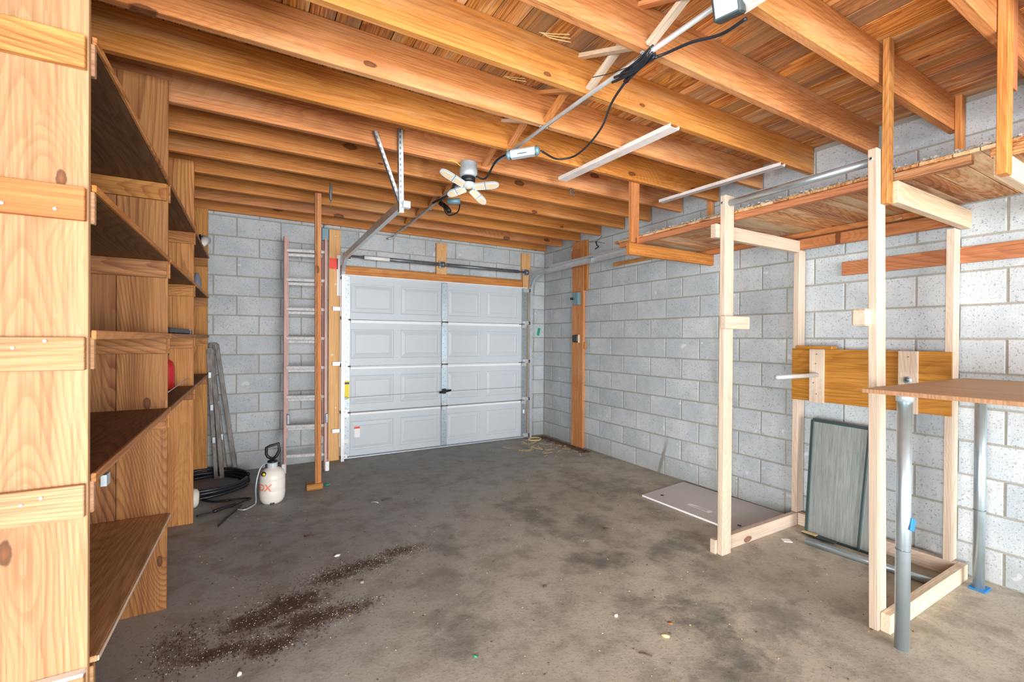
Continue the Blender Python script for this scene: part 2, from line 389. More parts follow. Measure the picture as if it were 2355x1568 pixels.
# door wall
OX0, OX1, OZ = .885, 3.405, 2.13
bm = bmesh.new()
box(bm, XL-.2, OX0, YD+.006, YD+.2, -.05, ZD+.02); box(bm, OX1, XR+.006, YD+.006, YD+.2, -.05, ZD+.02); box(bm, OX0, OX1, YD+.006, YD+.2, OZ, ZD+.02)
wd = struct(put('wall_back', bm, 'mortar'))
for k in range(-2, 13):
    zt, zb = min(Zk(k), ZD), max(Zk(k+1), .0)
    if zt <= zb: continue
    x = (.0776 if k % 2 else -.1256)-.4064*3
    while x < XR:
        a, b = max(x, XL), min(x+.4064, XR)
        if b > a:
            if zb >= OZ-.01: place_block(wd, a, b, zb, zt, 'D')
            else:
                if a < OX0: place_block(wd, a, min(b, OX0), zb, zt, 'D')
                if b > OX1: place_block(wd, max(a, OX1), b, zb, zt, 'D')
                if zt > OZ+.03 and b > OX0 and a < OX1: place_block(wd, max(a, OX0), min(b, OX1), OZ, zt, 'D')
        x += .4064
bm = bmesh.new()      # a side doorway beside the camera lets the daylight in
box(bm, XL-.2, XL, .95, YD+.2, -.05, ZD+.02); box(bm, XL-.2, XL, YB, -1.2, -.05, ZD+.02); box(bm, XL-.2, XL, -1.2, .95, 2.25, ZD+.02)
struct(put('wall_left', bm, 'mortar'))
# stains on the right wall
# ------------------------------------------------------------------ ceiling: roof deck, joists, bridging
bm = bmesh.new(); box(bm, XL-.2, XR+.2, YB-.3, YD+.2, ZD+.024, ZD+.08); ceil = struct(put('ceiling', bm, 'deckx'))
x = XL
joistY = [5.44-.402*i for i in range(18)]
joistY = [5.44, 5.045, 4.65, 4.25, 3.85, 3.455, 3.05, 2.645, 2.24, 1.84, 1.43, 1.03, .62, .22, -.19, -.60, -1.0, -1.4]
while x < XR:
    w = random.choice((.09, .11, .135, .135, .15)); a, b = x+.0022, min(x+w-.0022, XR+.01)
    cuts = sorted(random.sample([3.87, 3.07, 2.26, 1.45, .64], 2)); ys = [YB-.2]+cuts+[YD]
    for y0, y1 in zip(ys, ys[1:]):
        d = random.uniform(-.0015, .0015)
        B('deck_plank', 'decky', ceil, a, b, y0+.0015, y1-.0015, ZD+d, ZD+.02, .0015)
    x += w
for i, y in enumerate(joistY):
    B('joist', 'joistx', ceil, XL, 3.705, y, y+.039, 2.665, ZD-.001, .0025)
for i in range(1, len(joistY)-1):
    yb = joistY[i]; ya = joistY[i+1]+.039       # bay between near joist (ya) and far joist (yb)
    xx = 1.49+random.uniform(-.012, .012)
    m = random.choice(('newz', 'joistz', 'joistz')) if i != 11 else 'newz'
    beam('bridging_brace', m, ceil, (xx+.02, yb, 2.69), (xx+.02, ya, 2.845), .04, .02)
    beam('bridging_brace', 'greyz' if i % 2 else 'joistz', ceil, (xx-.03, yb, 2.845), (xx-.03, ya, 2.69), .04, .02)

# ------------------------------------------------------------------ garage door
yd = 5.44
door = bpy.data.objects.new('door_1', None); C.objects.link(door); door.location = (2.15, yd, 0); struct(door)
ZS = [.02, .532, 1.062, 1.597, 2.112]
def section(z0, z1, rects):
    bm = bmesh.new(); xa, xb = .925, 3.375
    xs = sorted({xa, xb, *[r[0] for r in rects], *[r[1] for r in rects]}); zs = [z0, rects[0][2], rects[0][3], z1]
    vv = {(x, z): bm.verts.new((x, yd, z)) for x in xs for z in zs}
    for i in range(len(xs)-1):
        for j in range(3):
            q = [vv[(xs[i], zs[j])], vv[(xs[i+1], zs[j])], vv[(xs[i+1], zs[j+1])], vv[(xs[i], zs[j+1])]]
            hole = j == 1 and any(abs(r[0]-xs[i]) < 1e-6 for r in rects)
            if not hole: bm.faces.new(q); continue
            prev = q
            for ins, dep in ((.004, .006), (.014, .008), (.05, .001), (.06, .004), (.066, .004)):
                c = [(xs[i]+ins, zs[j]+ins), (xs[i+1]-ins, zs[j]+ins), (xs[i+1]-ins, zs[j+1]-ins), (xs[i]+ins, zs[j+1]-ins)]
                cur = [bm.verts.new((x, yd+dep, z)) for x, z in c]
                for k in range(4): bm.faces.new((prev[k], prev[(k+1) % 4], cur[(k+1) % 4], cur[k]))
                prev = cur
            bm.faces.new(prev)
    box(bm, xa, xb, yd+.012, yd+.045, z0, z1)
    # rolled lips closing the section's edges
    for z in (z0, z1-.004): box(bm, xa, xb, yd, yd+.02, z, z+.004)
    return bm
PX = [(1.0, 1.496), (1.584, 2.087), (2.196, 2.654), (2.75, 3.25)]; PZ = [(.097, .428), (.628, .957), (1.157, 1.491), (1.684, 2.017)]
for i in range(4):
    z0, z1 = ZS[i]+.004, ZS[i+1]-.004
    s = put('door_section', section(z0, z1, [(a, b, *PZ[i]) for a, b in PX]), 'door', door)
    if i < 3:
        for xa, xb in ((.995, 2.1), (2.184, 3.292)): B('section_lip', 'doorlip', door, xa, xb, yd-.012, yd, z1-.03, z1, .005)
for j, (xa, xb, m) in enumerate(((.921, .991, 'galvflat'), (2.102, 2.181, 'galv'), (3.294, 3.376, 'galv'))):
    for i in range(4):
        z0, z1 = ZS[i]+.012, ZS[i+1]-.012
        B('door_stile', 'galvflat' if j == 0 else 'pipe', door, xa, xb, yd-.016, yd-.001, z0, z1, .003)
        bm = bmesh.new()
        for q in range(9):
            zz = z0+.05+q*(z1-z0-.1)/8
            tube(bm, [((xa+xb)/2+(.012 if q % 2 else -.01), yd-.018, zz), ((xa+xb)/2+(.012 if q % 2 else -.01), yd-.015, zz)], .004, 6)
        put('stile_holes', bm, 'black', door)
    for i in range(1, 4):
        z = ZS[i]; xm = (xa+xb)/2
        h = B('hinge', 'galv', door, xa+.006, xb-.006, yd-.024, yd-.016, z-.05, z+.045, .003)
        bm = bmesh.new(); tube(bm, [(xa-.004, yd-.03, z+.004), (xb+.004, yd-.03, z+.004)], .009, 8); k = put('hinge_barrel', bm, 'darksteel', h, True)
        bm = bmesh.new()
        for sx in (-1, 1):
            for sz in (-1, 1):
                tube(bm, [(xm+sx*.018, yd-.029, z+sz*.032), (xm+sx*.018, yd-.023, z+sz*.032)], .006, 6)
        put('hinge_bolts', bm, 'galvflat', h)
for sx, xx in ((-1, .935), (1, 3.36)):
    for z in ZS[:4]+[2.05]:
        T('roller_shaft', 'galv', door, [(xx, yd-.04, z+.02), (xx+sx*.05, yd-.05, z+.02)], .006)
        lt = T('roller', 'black', door, [(xx+sx*.04, yd-.05, z+.02), (xx+sx*.055, yd-.05, z+.02)], .02, 12)
        B('roller_bracket', 'galv', door, xx-.03, xx+.03, yd-.04, yd-.016, z-.006, z+.05, .003)
B('top_seal', 'doorlip', door, .92, 3.38, yd-.02, yd+.02, 2.104, 2.117, .002)
B('bottom_seal', 'galvflat', door, .92, 3.38, yd-.014, yd+.03, .003, .024, .004)
B('door_sticker', 'paper', door, 1.044, 1.108, yd+.0015, yd+.0045, .24, .362, 0)
B('door_sticker_band', 'redtape', door, 1.044, 1.108, yd+.0005, yd+.0015, .34, .362, 0)
B('warning_label', 'yellow', door, .928, .985, yd-.0185, yd-.0165, .69, .90, 0)
B('warning_label_band', 'black', door, .930, .983, yd-.0192, yd-.0185, .862, .885, 0)
B('door_lock_latch', 'darksteel', door, .915, .962, yd-.045, yd-.018, .695, .72, .004)
T('lock_cable', 'darksteel', door, [(.95, yd-.03, .71), (2.12, yd-.03, .72), (3.33, yd-.03, .72)], .0015, 5)
hd = T('door_handle', 'black', door, [(2.07, yd-.045, .71), (2.215, yd-.065, .735)], .014, 10)
B('handle_plate', 'black', door, 2.11, 2.165, yd-.03, yd-.016, .69, .755, .004)
# blocks of torn paper label, left stile
B('stile_label', 'paper', door, .93, .975, yd-.0185, yd-.0165, .19, .235, 0)
B('stile_label', 'paper', door, 3.32, 3.345, yd-.0185, yd-.0165, .35, .40, 0)

# timber trim around the opening
t1 = B('trim_1', 'lumberz', None, .762, .885, 5.44, 5.486, 0, 2.612, .003); struct(t1)
t2 = B('trim_2', 'joistx', None, .89, 3.30, 5.43, 5.486, 2.118, 2.207, .003); struct(t2)
t3 = B('trim_3', 'lumberz', None, 2.035, 2.176, 5.446, 5.486, 2.208, 2.605, .003); struct(t3)
t4 = B('trim_4', 'lumberz', None, 3.302, 3.446, 5.446, 5.486, 2.33, 2.6, .003); struct(t4)
t5 = B('trim_5', 'lumberz', None, 3.312, 3.41, 5.43, 5.486, 2.08, 2.329, .003); struct(t5)
t6 = B('trim_6', 'lumberz', None, 3.412, 3.446, 5.44, 5.486, 0, 2.07, .003); struct(t6)
for t, cs in ((t1, [(.83, 2.54), (.83, 2.0), (.80, 1.2), (.84, .6)]), (t3, [(2.105, 2.40), (2.10, 2.26)]), (t4, [(3.40, 2.5)])):
    for x, z in cs: screw('screw', t, (x, (5.44 if t is t1 else 5.446), z), (0, -1, 0), .008, 'galvflat')
B('red_tape', 'redtape', t1, .766, .855, 5.4375, 5.4395, 2.17, 2.29, 0)
B('white_tape', 'paper', t1, .847, .884, 5.4375, 5.4395, 1.87, 2.33, 0)
t7 = B('trim_7', 'brownx', None, .89, 3.30, 5.46, 5.486, 2.209, 2.222, .001); struct(t7)

# ------------------------------------------------------------------ tracks and torsion bar
def channel(bm, pts, nrm_side, w, d, th=.003):
    """C channel: pts centre line, nrm_side the direction the open side faces; w the web's width"""
    P = [Vector(p) for p in pts]; s = Vector(nrm_side)
    rings = []
    for i, p in enumerate(P):
        t = (P[min(i+1, len(P)-1)]-P[max(i-1, 0)]).normalized(); n = s.cross(t).normalized()
        prof = [(-w/2, d), (-w/2, 0), (w/2, 0), (w/2, d), (w/2-th, d), (w/2-th, th), (-w/2+th, th), (-w/2+th, d)]
        rings.append([bm.verts.new(p+n*a+s*b) for a, b in prof])
    for a, b in zip(rings, rings[1:]):
        for k in range(8): bm.faces.new((a[k], a[(k+1) % 8], b[(k+1) % 8], b[k]))
    bm.faces.new(rings[0][::-1]); bm.faces.new(rings[-1])
def track_pts(x, zt, ye, zc=2.0, y0=5.385, slope=.03):
    R = .26; pts = [(x, y0, 0.0), (x, y0, zt-R)]
    for k in range(1, 10):
        a = PI/2*k/10; pts.append((x, y0-R+R*math.cos(a), zt-R+R*math.sin(a)))
    pts += [(x, y0-R, zt), (x, ye, zt+slope)]; return pts
tl = thing('door_track', 'left galvanised garage door track curving up from the floor to the joists', 'track', (.88, 5.38, 0), 'galvanised garage door tracks')
bm = bmesh.new(); channel(bm, track_pts(.885, 2.29, 3.10), (1, 0, 0), .06, .034); put('rail', bm, 'galv', tl)
tr = thing('door_track', 'right galvanised garage door track running back along the right block wall', 'track', (3.42, 5.38, 0), 'galvanised garage door tracks')
bm = bmesh.new(); channel(bm, track_pts(3.425, 2.30, 2.85), (-1, 0, 0), .06, .034); put('rail', bm, 'galv', tr)
for z in (.34, 1.1, 1.72):
    B('track_bracket', 'galv', tl, .80, .885, 5.41, 5.438, z-.022, z+.022, .002)
    B('track_bracket', 'galv', tr, 3.425, 3.47, 5.41, 5.44, z-.022, z+.022, .002)
bm = bmesh.new(); box(bm, 3.455, 3.475, 2.85, 5.0, 2.345, 2.348); box(bm, 3.455, 3.458, 2.85, 5.0, 2.345, 2.385); put('stiffening_angle', bm, 'galv', tr)
B('rail_splice', 'galvflat', tr, 3.39, 3.43, 4.05, 4.12, 2.28, 2.335, .003)
# punched angle hangers at the left track's rear end
def punched(name, parent, p, q, w=.04):
    o = beam(name, 'galv', parent, p, q, w, .003, (0, 1, 0), 0)
    L = (Vector(q)-Vector(p)).length; bm = bmesh.new(); z = .02
    box(bm, w/2-.003, w/2, -.03, 0, 0, L)
    while z < L-.015:
        box(bm, -.005, .005, -.0022, .0022, z, z+.018); z += .036
    h = put('punched_holes', bm, 'darksteel', None); h.parent = o; return o
hg = punched('hanger_angle', tl, (.895, 3.09, 2.26), (.868, 3.028, 2.80))
hg = punched('hanger_angle', tl, (.885, 3.09, 2.33), (.70, 3.028, 2.75), .032)
B('hanger_clip', 'galv', tl, .90, .955, 3.06, 3.10, 2.29, 2.34, .003)
tb = thing('torsion_bar', 'dark steel torsion shaft above the garage door header', 'shaft', (2.1, 5.36, 2.32))
T('shaft', 'darksteel', tb, [(.94, 5.37, 2.322), (3.36, 5.37, 2.322)], .013)
T('spring', 'darksteel', tb, [(1.12, 5.37, 2.322), (2.04, 5.37, 2.322)], .022, 12)
T('spring', 'darksteel', tb, [(2.14, 5.37, 2.322), (3.2, 5.37, 2.322)], .022, 12)
T('paint_mark', 'paper', tb, [(1.13, 5.365, 2.318), (1.42, 5.365, 2.318)], .0222, 12)
for x in (2.09, .955, 3.33):
    B('bearing_plate', 'galv', tb, x-.03, x+.03, 5.40, 5.428 if x < 1 or x > 3.3 else 5.444, 2.28, 2.37, .003)
    T('cable_drum', 'darksteel', tb, [(x-.022, 5.37, 2.322), (x+.022, 5.37, 2.322)], .036, 16)
jb = thing('junction_box', 'blue grey junction box at the wall top beside the left door post', 'electrical box', (.71, 5.44, 2.5))
B('housing', 'bluebox', jb, .685, .755, 5.42, 5.486, 2.475, 2.615, .004); T('conduit_stub', 'galvflat', jb, [(.72, 5.45, 2.615), (.72, 5.45, 2.66)], .012)

# ------------------------------------------------------------------ ladder, prop, leaning frames
ld = thing('ladder', 'fibreglass extension ladder with pinkish rails leaning beside the garage door', 'ladder', (.48, 5.2, 0))
def lx(x, y, z, dy): return (x, y+dy-.0*z, z)
def lad(yL, yR, z0, z1, xl, xr, off):
    lean = .06
    for s, x, y in ((0, xl, yL), (1, xr, yR)):
        bm = bmesh.new(); f = -1 if s else 1
        # channel shaped rail: web plus two flanges
        for (a0, a1, b0, b1) in ((-.003, .003, -.036, .036), (-.003 if f > 0 else -.026, .026 if f > 0 else .003, -.036, -.030), (-.003 if f > 0 else -.026, .026 if f > 0 else .003, .030, .036)):
            vs_ = box(bm, x+a0, x+a1, y+b0, y+b1, z0, z1)
        for v in bm.verts: v.co.y += lean*(v.co.z/2.4)*.8
        put('rail', bm, 'ladder', ld)
        if z0 < .1: B('foot', 'rung', ld, x-.02, x+.02, y-.05, y+.04, .0, .10, .004)
    z = off
    while z < z1-.05:
        if z > z0:
            dy = lean*(z/2.4)*.8
            bm = bmesh.new()
            a, b = Vector((xl, yL+dy, z)), Vector((xr, yR+dy, z))
            tube(bm, [a, b], .018, 8); tube(bm, [a+Vector((0, -.012, .004)), b+Vector((0, -.012, .004))], .011, 6)
            put('rung', bm, 'rung', ld)
        z += .3048
lad(5.20, 5.10, .0, 2.44, .298, .700, .165)
lad(5.27, 5.17, .35, 2.42, .318, .684, .165+.3048-.035)
for x, y in ((.325, 5.16), (.68, 5.06)):
    b = B('rung_lock', 'darksteel', ld, x, x+.03, y, y+.02, .50, .60, .004)
pr = thing('timber_prop', 'slim wooden prop standing on a scrap block in front of the ladder', 'prop', (.55, 4.5, 0))
beam('post', 'joistz', pr, (.556, 4.50, .03), (.520, 4.31, 2.664), .034, .02, (0, 1, 0))
beam('post_edge', 'brownz', pr, (.529, 4.508, .03), (.493, 4.318, 2.664), .019, .03, (0, 1, 0))
B('foot_block', 'brownx', pr, .445, .585, 4.47, 4.56, 0, .055, .006)
def lean_frame(name, label, p, q, w, h, group=None):
    t = thing(name, label, 'window frame', (p[0], p[1], 0), group)
    P, Q = Vector(p), Vector(q); s = Vector((1, 0, 0))
    beam('stile', 'oldalu', t, P, Q, .034, h, (0, 1, 0)); beam('stile', 'oldalu', t, P+s*w, Q+s*w*.6, .038, h, (0, 1, 0))
    beam('top_bar', 'oldalu', t, Q-s*.01, Q+s*(w*.55+.01), .022, h, (0, 0, 1))
    beam('bottom_bar', 'oldalu', t, P-s*.01+Vector((0, 0, .012)), P+s*(w+.01)+Vector((0, 0, .012)), .022, h, (0, 0, 1))
    for k in (.3, .55, .8):
        c = P.lerp(Q, k); B('catch', 'galvflat', t, c.x-.012, c.x+.015, c.y-.03, c.y-.014, c.z-.03, c.z+.03, .003)
    return t
lean_frame('aluminium_frame', 'dirty aluminium window frame leaning nearest the ladder beyond the shelves', (-.205, 5.36, .0), (-.345, 5.44, 1.32), .085, .03)
lean_frame('aluminium_frame', 'narrow weathered frame leaning closest to the shelf unit by the wall', (-.285, 5.29, .0), (-.362, 5.395, 1.27), .05, .028)

# ------------------------------------------------------------------ shelving along the left
sh = thing('shelving_unit', 'tall built in knotty pine shelving along the left wall', 'shelving', (-.67, 3.5, 0))
FX = -.365
for pi, (py, mat) in enumerate(((1.575, 'pinez'), (2.88, 'brownz'), (4.11, 'brownz'), (5.385, 'brownz'))):
    xs = [FX, FX-.203, FX-.406, XL+.002]
    for a, b in zip(xs, xs[1:]): B('upright_board', mat, sh, b+.001, a-.001, py, py+.019, 0.0, 2.70 if pi < 3 else 2.655, .0015)
SH = [('A', 2.185), ('B', 1.795), ('C', 1.41), ('D', 1.03)]
bays = ((1.575+.019, 2.88), (2.88+.019, 4.11), (4.11+.019, 5.385))
cm = ('pinex', 'brownx', 'brownx', 'brownx')
def cleats(py, pi, z, both=True):
    zt = z-.018; m_ = cm[pi] if pi or z < 1.7 else ('brownx' if z > 2 else 'redx')
    B('cleat', m_, sh, XL+.02, FX-.004, py-.020, py-.0005, zt-.085, zt, .002)
    if both and pi < 3: B('cleat', cm[pi], sh, XL+.02, FX+.006, py+.0195, py+.039, zt-.085, zt, .002)
for nm, z in SH:
    for pi, py in enumerate((1.575, 2.88, 4.11, 5.385)): cleats(py, pi, z)
    for bi, (y0, y1) in enumerate(bays):
        B('shelf', 'plyy', sh, XL+.005, FX-.002, y0+.001, y1-.001, z-.017, z, .001)
        B('shelf_edging', 'browny' if nm != 'B' else 'joisty', sh, FX-.001, FX+.010, y0+.001, y1-.001, z-.018 if nm in 'AB' else z-.024, z+.001, .002)
# lowest board, only in the nearest bay; it slopes and pokes past the front
cleats(1.575, 0, .535, True); B('cleat', 'brownx', sh, XL+.02, FX-.004, 2.86, 2.8795, .40, .475, .002)
Ms = Matrix.Translation((0, 1.6, .54)) @ Matrix.Rotation(math.radians(-2.1), 4, 'X')
B('shelf', 'slopeply', sh, XL+.01, FX+.012, 0.0, 1.275, -.016, 0, .001, Ms)
B('shelf_edging', 'newy', sh, FX+.0125, FX+.0165, 0.0, 1.275, -.015, -.001, .001, Ms)
for zc, n in ((1.74, 3), (1.355, 5), (.965, 4)):
    for k in range(n): screw('nail_head', sh, (-.43-.07*k+random.uniform(-.02, .02), 1.5550, zc+random.uniform(-.03, .03)), (0, -1, 0), .004, 'galvflat')
B('paint_strip', 'paper', sh, XL+.02, FX-.004, 1.548, 1.5745, .521, .530, .001)
B('corner_bracket', 'galvflat', sh, FX-.004, FX+.0105, 1.70, 1.74, .965, .998, .001)
hk = thing('wall_hook', 'small metal hook screwed to the nearest pine upright', 'hook', (-.71, 1.56, 1.76))
T('shank', 'galv', hk, [(-.712, 1.574, 1.762), (-.712, 1.55, 1.762), (-.712, 1.545, 1.745), (-.706, 1.545, 1.74)], .0025, 6, True, 4)
# things on the shelves
bl = thing('black_bar', 'long black plastic bar lying on the middle shelf', 'bar', (-.39, 3.5, 1.41))
B('body', 'black', bl, -.405, -.372, 3.0, 4.08, 1.4115, 1.446, .006); B('end_cap', 'galvflat', bl, -.406, -.371, 3.95, 3.98, 1.411, 1.4465, .002)
rc = thing('red_container', 'red plastic jug standing on the second shelf from below', 'jug', (-.47, 3.86, 1.03))
bm = bmesh.new(); lathe(bm, [(.055, 0), (.062, .01), (.062, .15), (.05, .19), (.025, .21), (.025, .235)], (-.515, 3.90, 1.0305), 20); put('body', bm, 'red_p', rc, True)
bm = bmesh.new(); lathe(bm, [(.028, .235), (.028, .255), (.02, .26)], (-.515, 3.90, 1.0305), 16); put('cap', bm, 'black', rc)
wr2 = thing('wire_rod', 'thin bright wire sticking out beside the red jug', 'wire', (-.4, 3.75, 1.04)); T('wire', 'galv', wr2, [(-.46, 3.62, 1.034), (-.37, 3.80, 1.11)], .003, 6)
mp = thing('clamp_lamp', 'small metal clamp lamp on the top shelf edge near the back wall', 'lamp', (-.36, 4.95, 2.2))
T('shade', 'rung', mp, [(-.385, 4.86, 2.20), (-.355, 4.93, 2.27)], [.02, .045], 14); T('clamp', 'black', mp, [(-.385, 4.84, 2.187), (-.385, 4.86, 2.205), (-.39, 4.86, 2.3)], .008, 8)
wb = thing('small_bottle', 'small white bottle on the third shelf at the far end', 'bottle', (-.42, 4.9, 1.8))
bm = bmesh.new(); lathe(bm, [(.03, 0), (.032, .01), (.032, .11), (.015, .14), (.015, .16)], (-.41, 4.85, 1.7955), 16); put('body', bm, 'sheet', wb, True)

# ------------------------------------------------------------------ floor items on the left
ho = thing('hose_coil', 'coiled black corrugated hose lying on the floor below the shelves', 'hose', (-.35, 5.0, 0))
for k, (r, z, dx) in enumerate(((.36, .016, 0), (.345, .045, .01), (.37, .074, -.012), (.33, .016, .0))):
    bm = bmesh.new(); P = [(-.37+dx+r*math.cos(a*2*PI/48), 5.02+r*1.0*math.sin(a*2*PI/48), z+.004*math.sin(a*.5+k)) for a in range(47)]
    tube(bm, P, .0155, 8); put('loop', bm, 'rubber', ho, True)
B('sheet_panel', 'sheet', None, -.60, -.10, 4.88, 5.2, 0.001, .006, .002); tag(bpy.data.objects['sheet_panel'], 'flat grey plastic sheet on the floor inside the hose coil', 'sheet')
pc = thing('white_pail', 'dirty white plastic pail lying behind the shelf upright', 'bucket', (-.45, 4.5, 0))
bm = bmesh.new(); tube(bm, [(-.80, 4.42, .088), (-.40, 4.47, .080), (-.375, 4.474, .079), (-.36, 4.476, .078)], [.088, .079, .072, .05], 22); put('body', bm, 'tank', pc, True)
wn = thing('spray_wand', 'black spray wand and trigger lying on the floor beside the sprayer', 'spray wand', (-.15, 4.3, 0))
T('lance', 'black', wn, [(-.357, 4.238, .008), (-.229, 4.277, .01), (-.103, 4.356, .014), (-.014, 4.44, .014)], .006, 8, True, 4)
T('grip', 'black', wn, [(-.25, 4.268, .014), (-.18, 4.305, .018), (-.10, 4.355, .018)], .014, 8, True, 3)
T('trigger_guard', 'black', wn, [(-.014, 4.44, .014), (.005, 4.47, .014), (-.07, 4.50, .013), (-.152, 4.508, .012)], .008, 8, True, 4)
T('nozzle_rod', 'black', wn, [(-.198, 3.936, .009), (-.153, 4.084, .008), (-.087, 4.252, .009), (-.058, 4.33, .012)], .006, 8, True, 4)
T('supply_hose', 'black', wn, [(-.152, 4.508, .012), (-.265, 4.536, .01), (-.346, 4.623, .01)], .009, 8, True, 4)
sp = thing('garden_sprayer', 'white pump sprayer with black handle on the floor left of the ladder', 'sprayer', (.166, 4.32, 0))
cx, cy = .166, 4.33
bm = bmesh.new(); lathe(bm, [(.070, .0), (.082, .012), (.094, .04), (.099, .08), (.0985, .105), (.097, .108), (.0985, .112), (.099, .19), (.0965, .194), (.0985, .198), (.097, .225), (.086, .26), (.062, .285), (.038, .297), (.036, .30)], (cx, cy, 0), 32)
tk = put('tank', bm, 'tank', sp, True)
vdir = Vector((cx, cy, 0)).normalized()
bm = bmesh.new()    # moulded notch under the tank
box(bm, -.018, .018, -.006, .006, 0, .024, .006, Matrix.Translation((cx-vdir.x*.079+.0, cy-vdir.y*.079, 0)) @ Matrix.Rotation(-math.atan2(vdir.x, vdir.y), 4, 'Z')); put('base_notch', bm, 'leaf', sp)
bm = bmesh.new(); lathe(bm, [(.040, .297), (.041, .30), (.041, .33), (.036, .336)], (cx, cy, 0), 24); put('collar', bm, 'ledw', sp, True)
bm = bmesh.new(); lathe(bm, [(.034, .336), (.04, .34), (.036, .352), (.012, .357), (.011, .37)], (cx, cy, 0), 20); put('pump_cap', bm, 'black', sp, True)
sd = Vector((vdir.y, -vdir.x, 0)); c0 = Vector((cx, cy, 0))
def hp(a, z): return c0+sd*a+Vector((0, 0, z))
T('handle', 'black', sp, [hp(0, .362), hp(-.035, .385), hp(-.046, .41), hp(-.046, .462), hp(-.02, .474), hp(.045, .490), hp(.052, .43), hp(.03, .385), hp(0, .362)], .0125, 8)
for s in (-1, 1): T('lug', 'black', sp, [hp(s*.041, .312), hp(s*.054, .312)], .017, 10)
g0 = c0-vdir*.072+sd*-.062+Vector((0, 0, .262)); T('relief_valve', 'black', sp, [g0, g0-vdir*.012-sd*.004], .018, 12); T('valve_button', 'yellow', sp, [g0-vdir*.012, g0-vdir*.017-sd*.001], .011, 12)
T('hose', 'galvflat', sp, [hp(-.03, .335), (.085, 4.27, .33), (.055, 4.25, .25), (.042, 4.25, .15), (.045, 4.32, .03), (.03, 4.29, .008), (-.035, 4.215, .007), (-.085, 4.25, .008)], .006, 8, True, 6)
# lettering printed round the tank
def text_mesh(txt, size):
    cu = bpy.data.curves.new('t', 'FONT'); cu.body = txt; cu.size = size; cu.shear = .15; cu.offset = .0025
    o = bpy.data.objects.new('t', cu); C.objects.link(o); bpy.context.view_layer.update()
    me = bpy.data.meshes.new_from_object(o.evaluated_get(bpy.context.evaluated_depsgraph_get()))
    bpy.data.objects.remove(o); return me
tm = text_mesh('HDX', .075); bm = bmesh.new(); bm.from_mesh(tm); bpy.data.meshes.remove(tm)
bmesh.ops.triangulate(bm, faces=bm.faces[:]); bmesh.ops.subdivide_edges(bm, edges=bm.edges[:], cuts=2)
a0 = math.atan2(-vdir.y, -vdir.x)
for v in bm.verts:
    a = a0+(v.co.x-.175)/.0995; z = v.co.y+.122; v.co = Vector((cx+.1000*math.cos(a), cy+.1000*math.sin(a), z))
put('printed_letters', bm, 'orange_print', sp)
o = blob('lid_disc', 'green', None, (.634, 4.565, .008), .028, .03, .010); tag(o, 'small green plastic lid on the floor by the wooden prop', 'lid')
cl = thing('spring_clamp', 'dark spring clamp hanging from a joist above the ladder', 'clamp', (.546, 3.835, 2.6))
T('jaw', 'darksteel', cl, [(.546, 3.835, 2.62), (.548, 3.83, 2.57), (.545, 3.83, 2.53), (.548, 3.83, 2.48)], [.006, .011, .012, .009], 8, True, 4); T('wire', 'darksteel', cl, [(.548, 3.83, 2.48), (.546, 3.835, 2.43)], .003, 6)

# ------------------------------------------------------------------ ceiling electrics
cx0 = 1.515
cn = thing('conduit', 'galvanised conduit strapped below the joists across the ceiling', 'conduit', (1.51, 3, 2.65))
T('pipe', 'galv', cn, [(1.512, 1.06, 2.652), (1.50, 1.9, 2.652), (1.508, 2.9, 2.652)], .0115, 10)
T('pipe', 'galvflat', cn, [(1.47, 3.25, 2.652), (1.472, 3.87, 2.652), (1.50, 4.4, 2.652), (1.515, 5.10, 2.650), (1.505, 5.34, 2.645), (1.48, 5.40, 2.60), (1.44, 5.42, 2.585), (1.415, 5.42, 2.578)], .012, 10, True, 3)
for y in (1.45, 2.26, 2.66, 4.27): B('strap', 'galvflat', cn, 1.485, 1.54, y-.008, y+.008, 2.659, 2.665, .001)
cl2 = thing('ceiling_lamp', 'folding four panel garage lamp screwed into an octagonal steel ceiling box', 'lamp', (1.40, 3.05, 2.5))
LX, LY = 1.36, 3.0
bm = bmesh.new(); lathe(bm, [(.06, .10), (.062, .095), (.062, .055), (.066, .05), (.066, .0), (.06, -.005)], (LX, LY, 2.565), 16); put('steel_box', bm, 'galvflat', cl2, True)
bm = bmesh.new(); lathe(bm, [(.05, .0), (.05, -.03), (.04, -.04), (.028, -.045)], (LX, LY, 2.56), 16); put('lamp_socket', bm, 'black', cl2, True)
hub = Vector((LX-.01, LY-.03, 2.475))
bm = bmesh.new(); lathe(bm, [(.04, .035), (.045, .03), (.045, .008), (.036, .0)], hub, 20); put('hub', bm, 'ledw', cl2, True)
bm = bmesh.new(); lathe(bm, [(.022, .0005), (.018, -.004)], hub, 20); put('hub_lens', bm, 'led', cl2, True)
camp = Vector((0, 0, CAMZ))
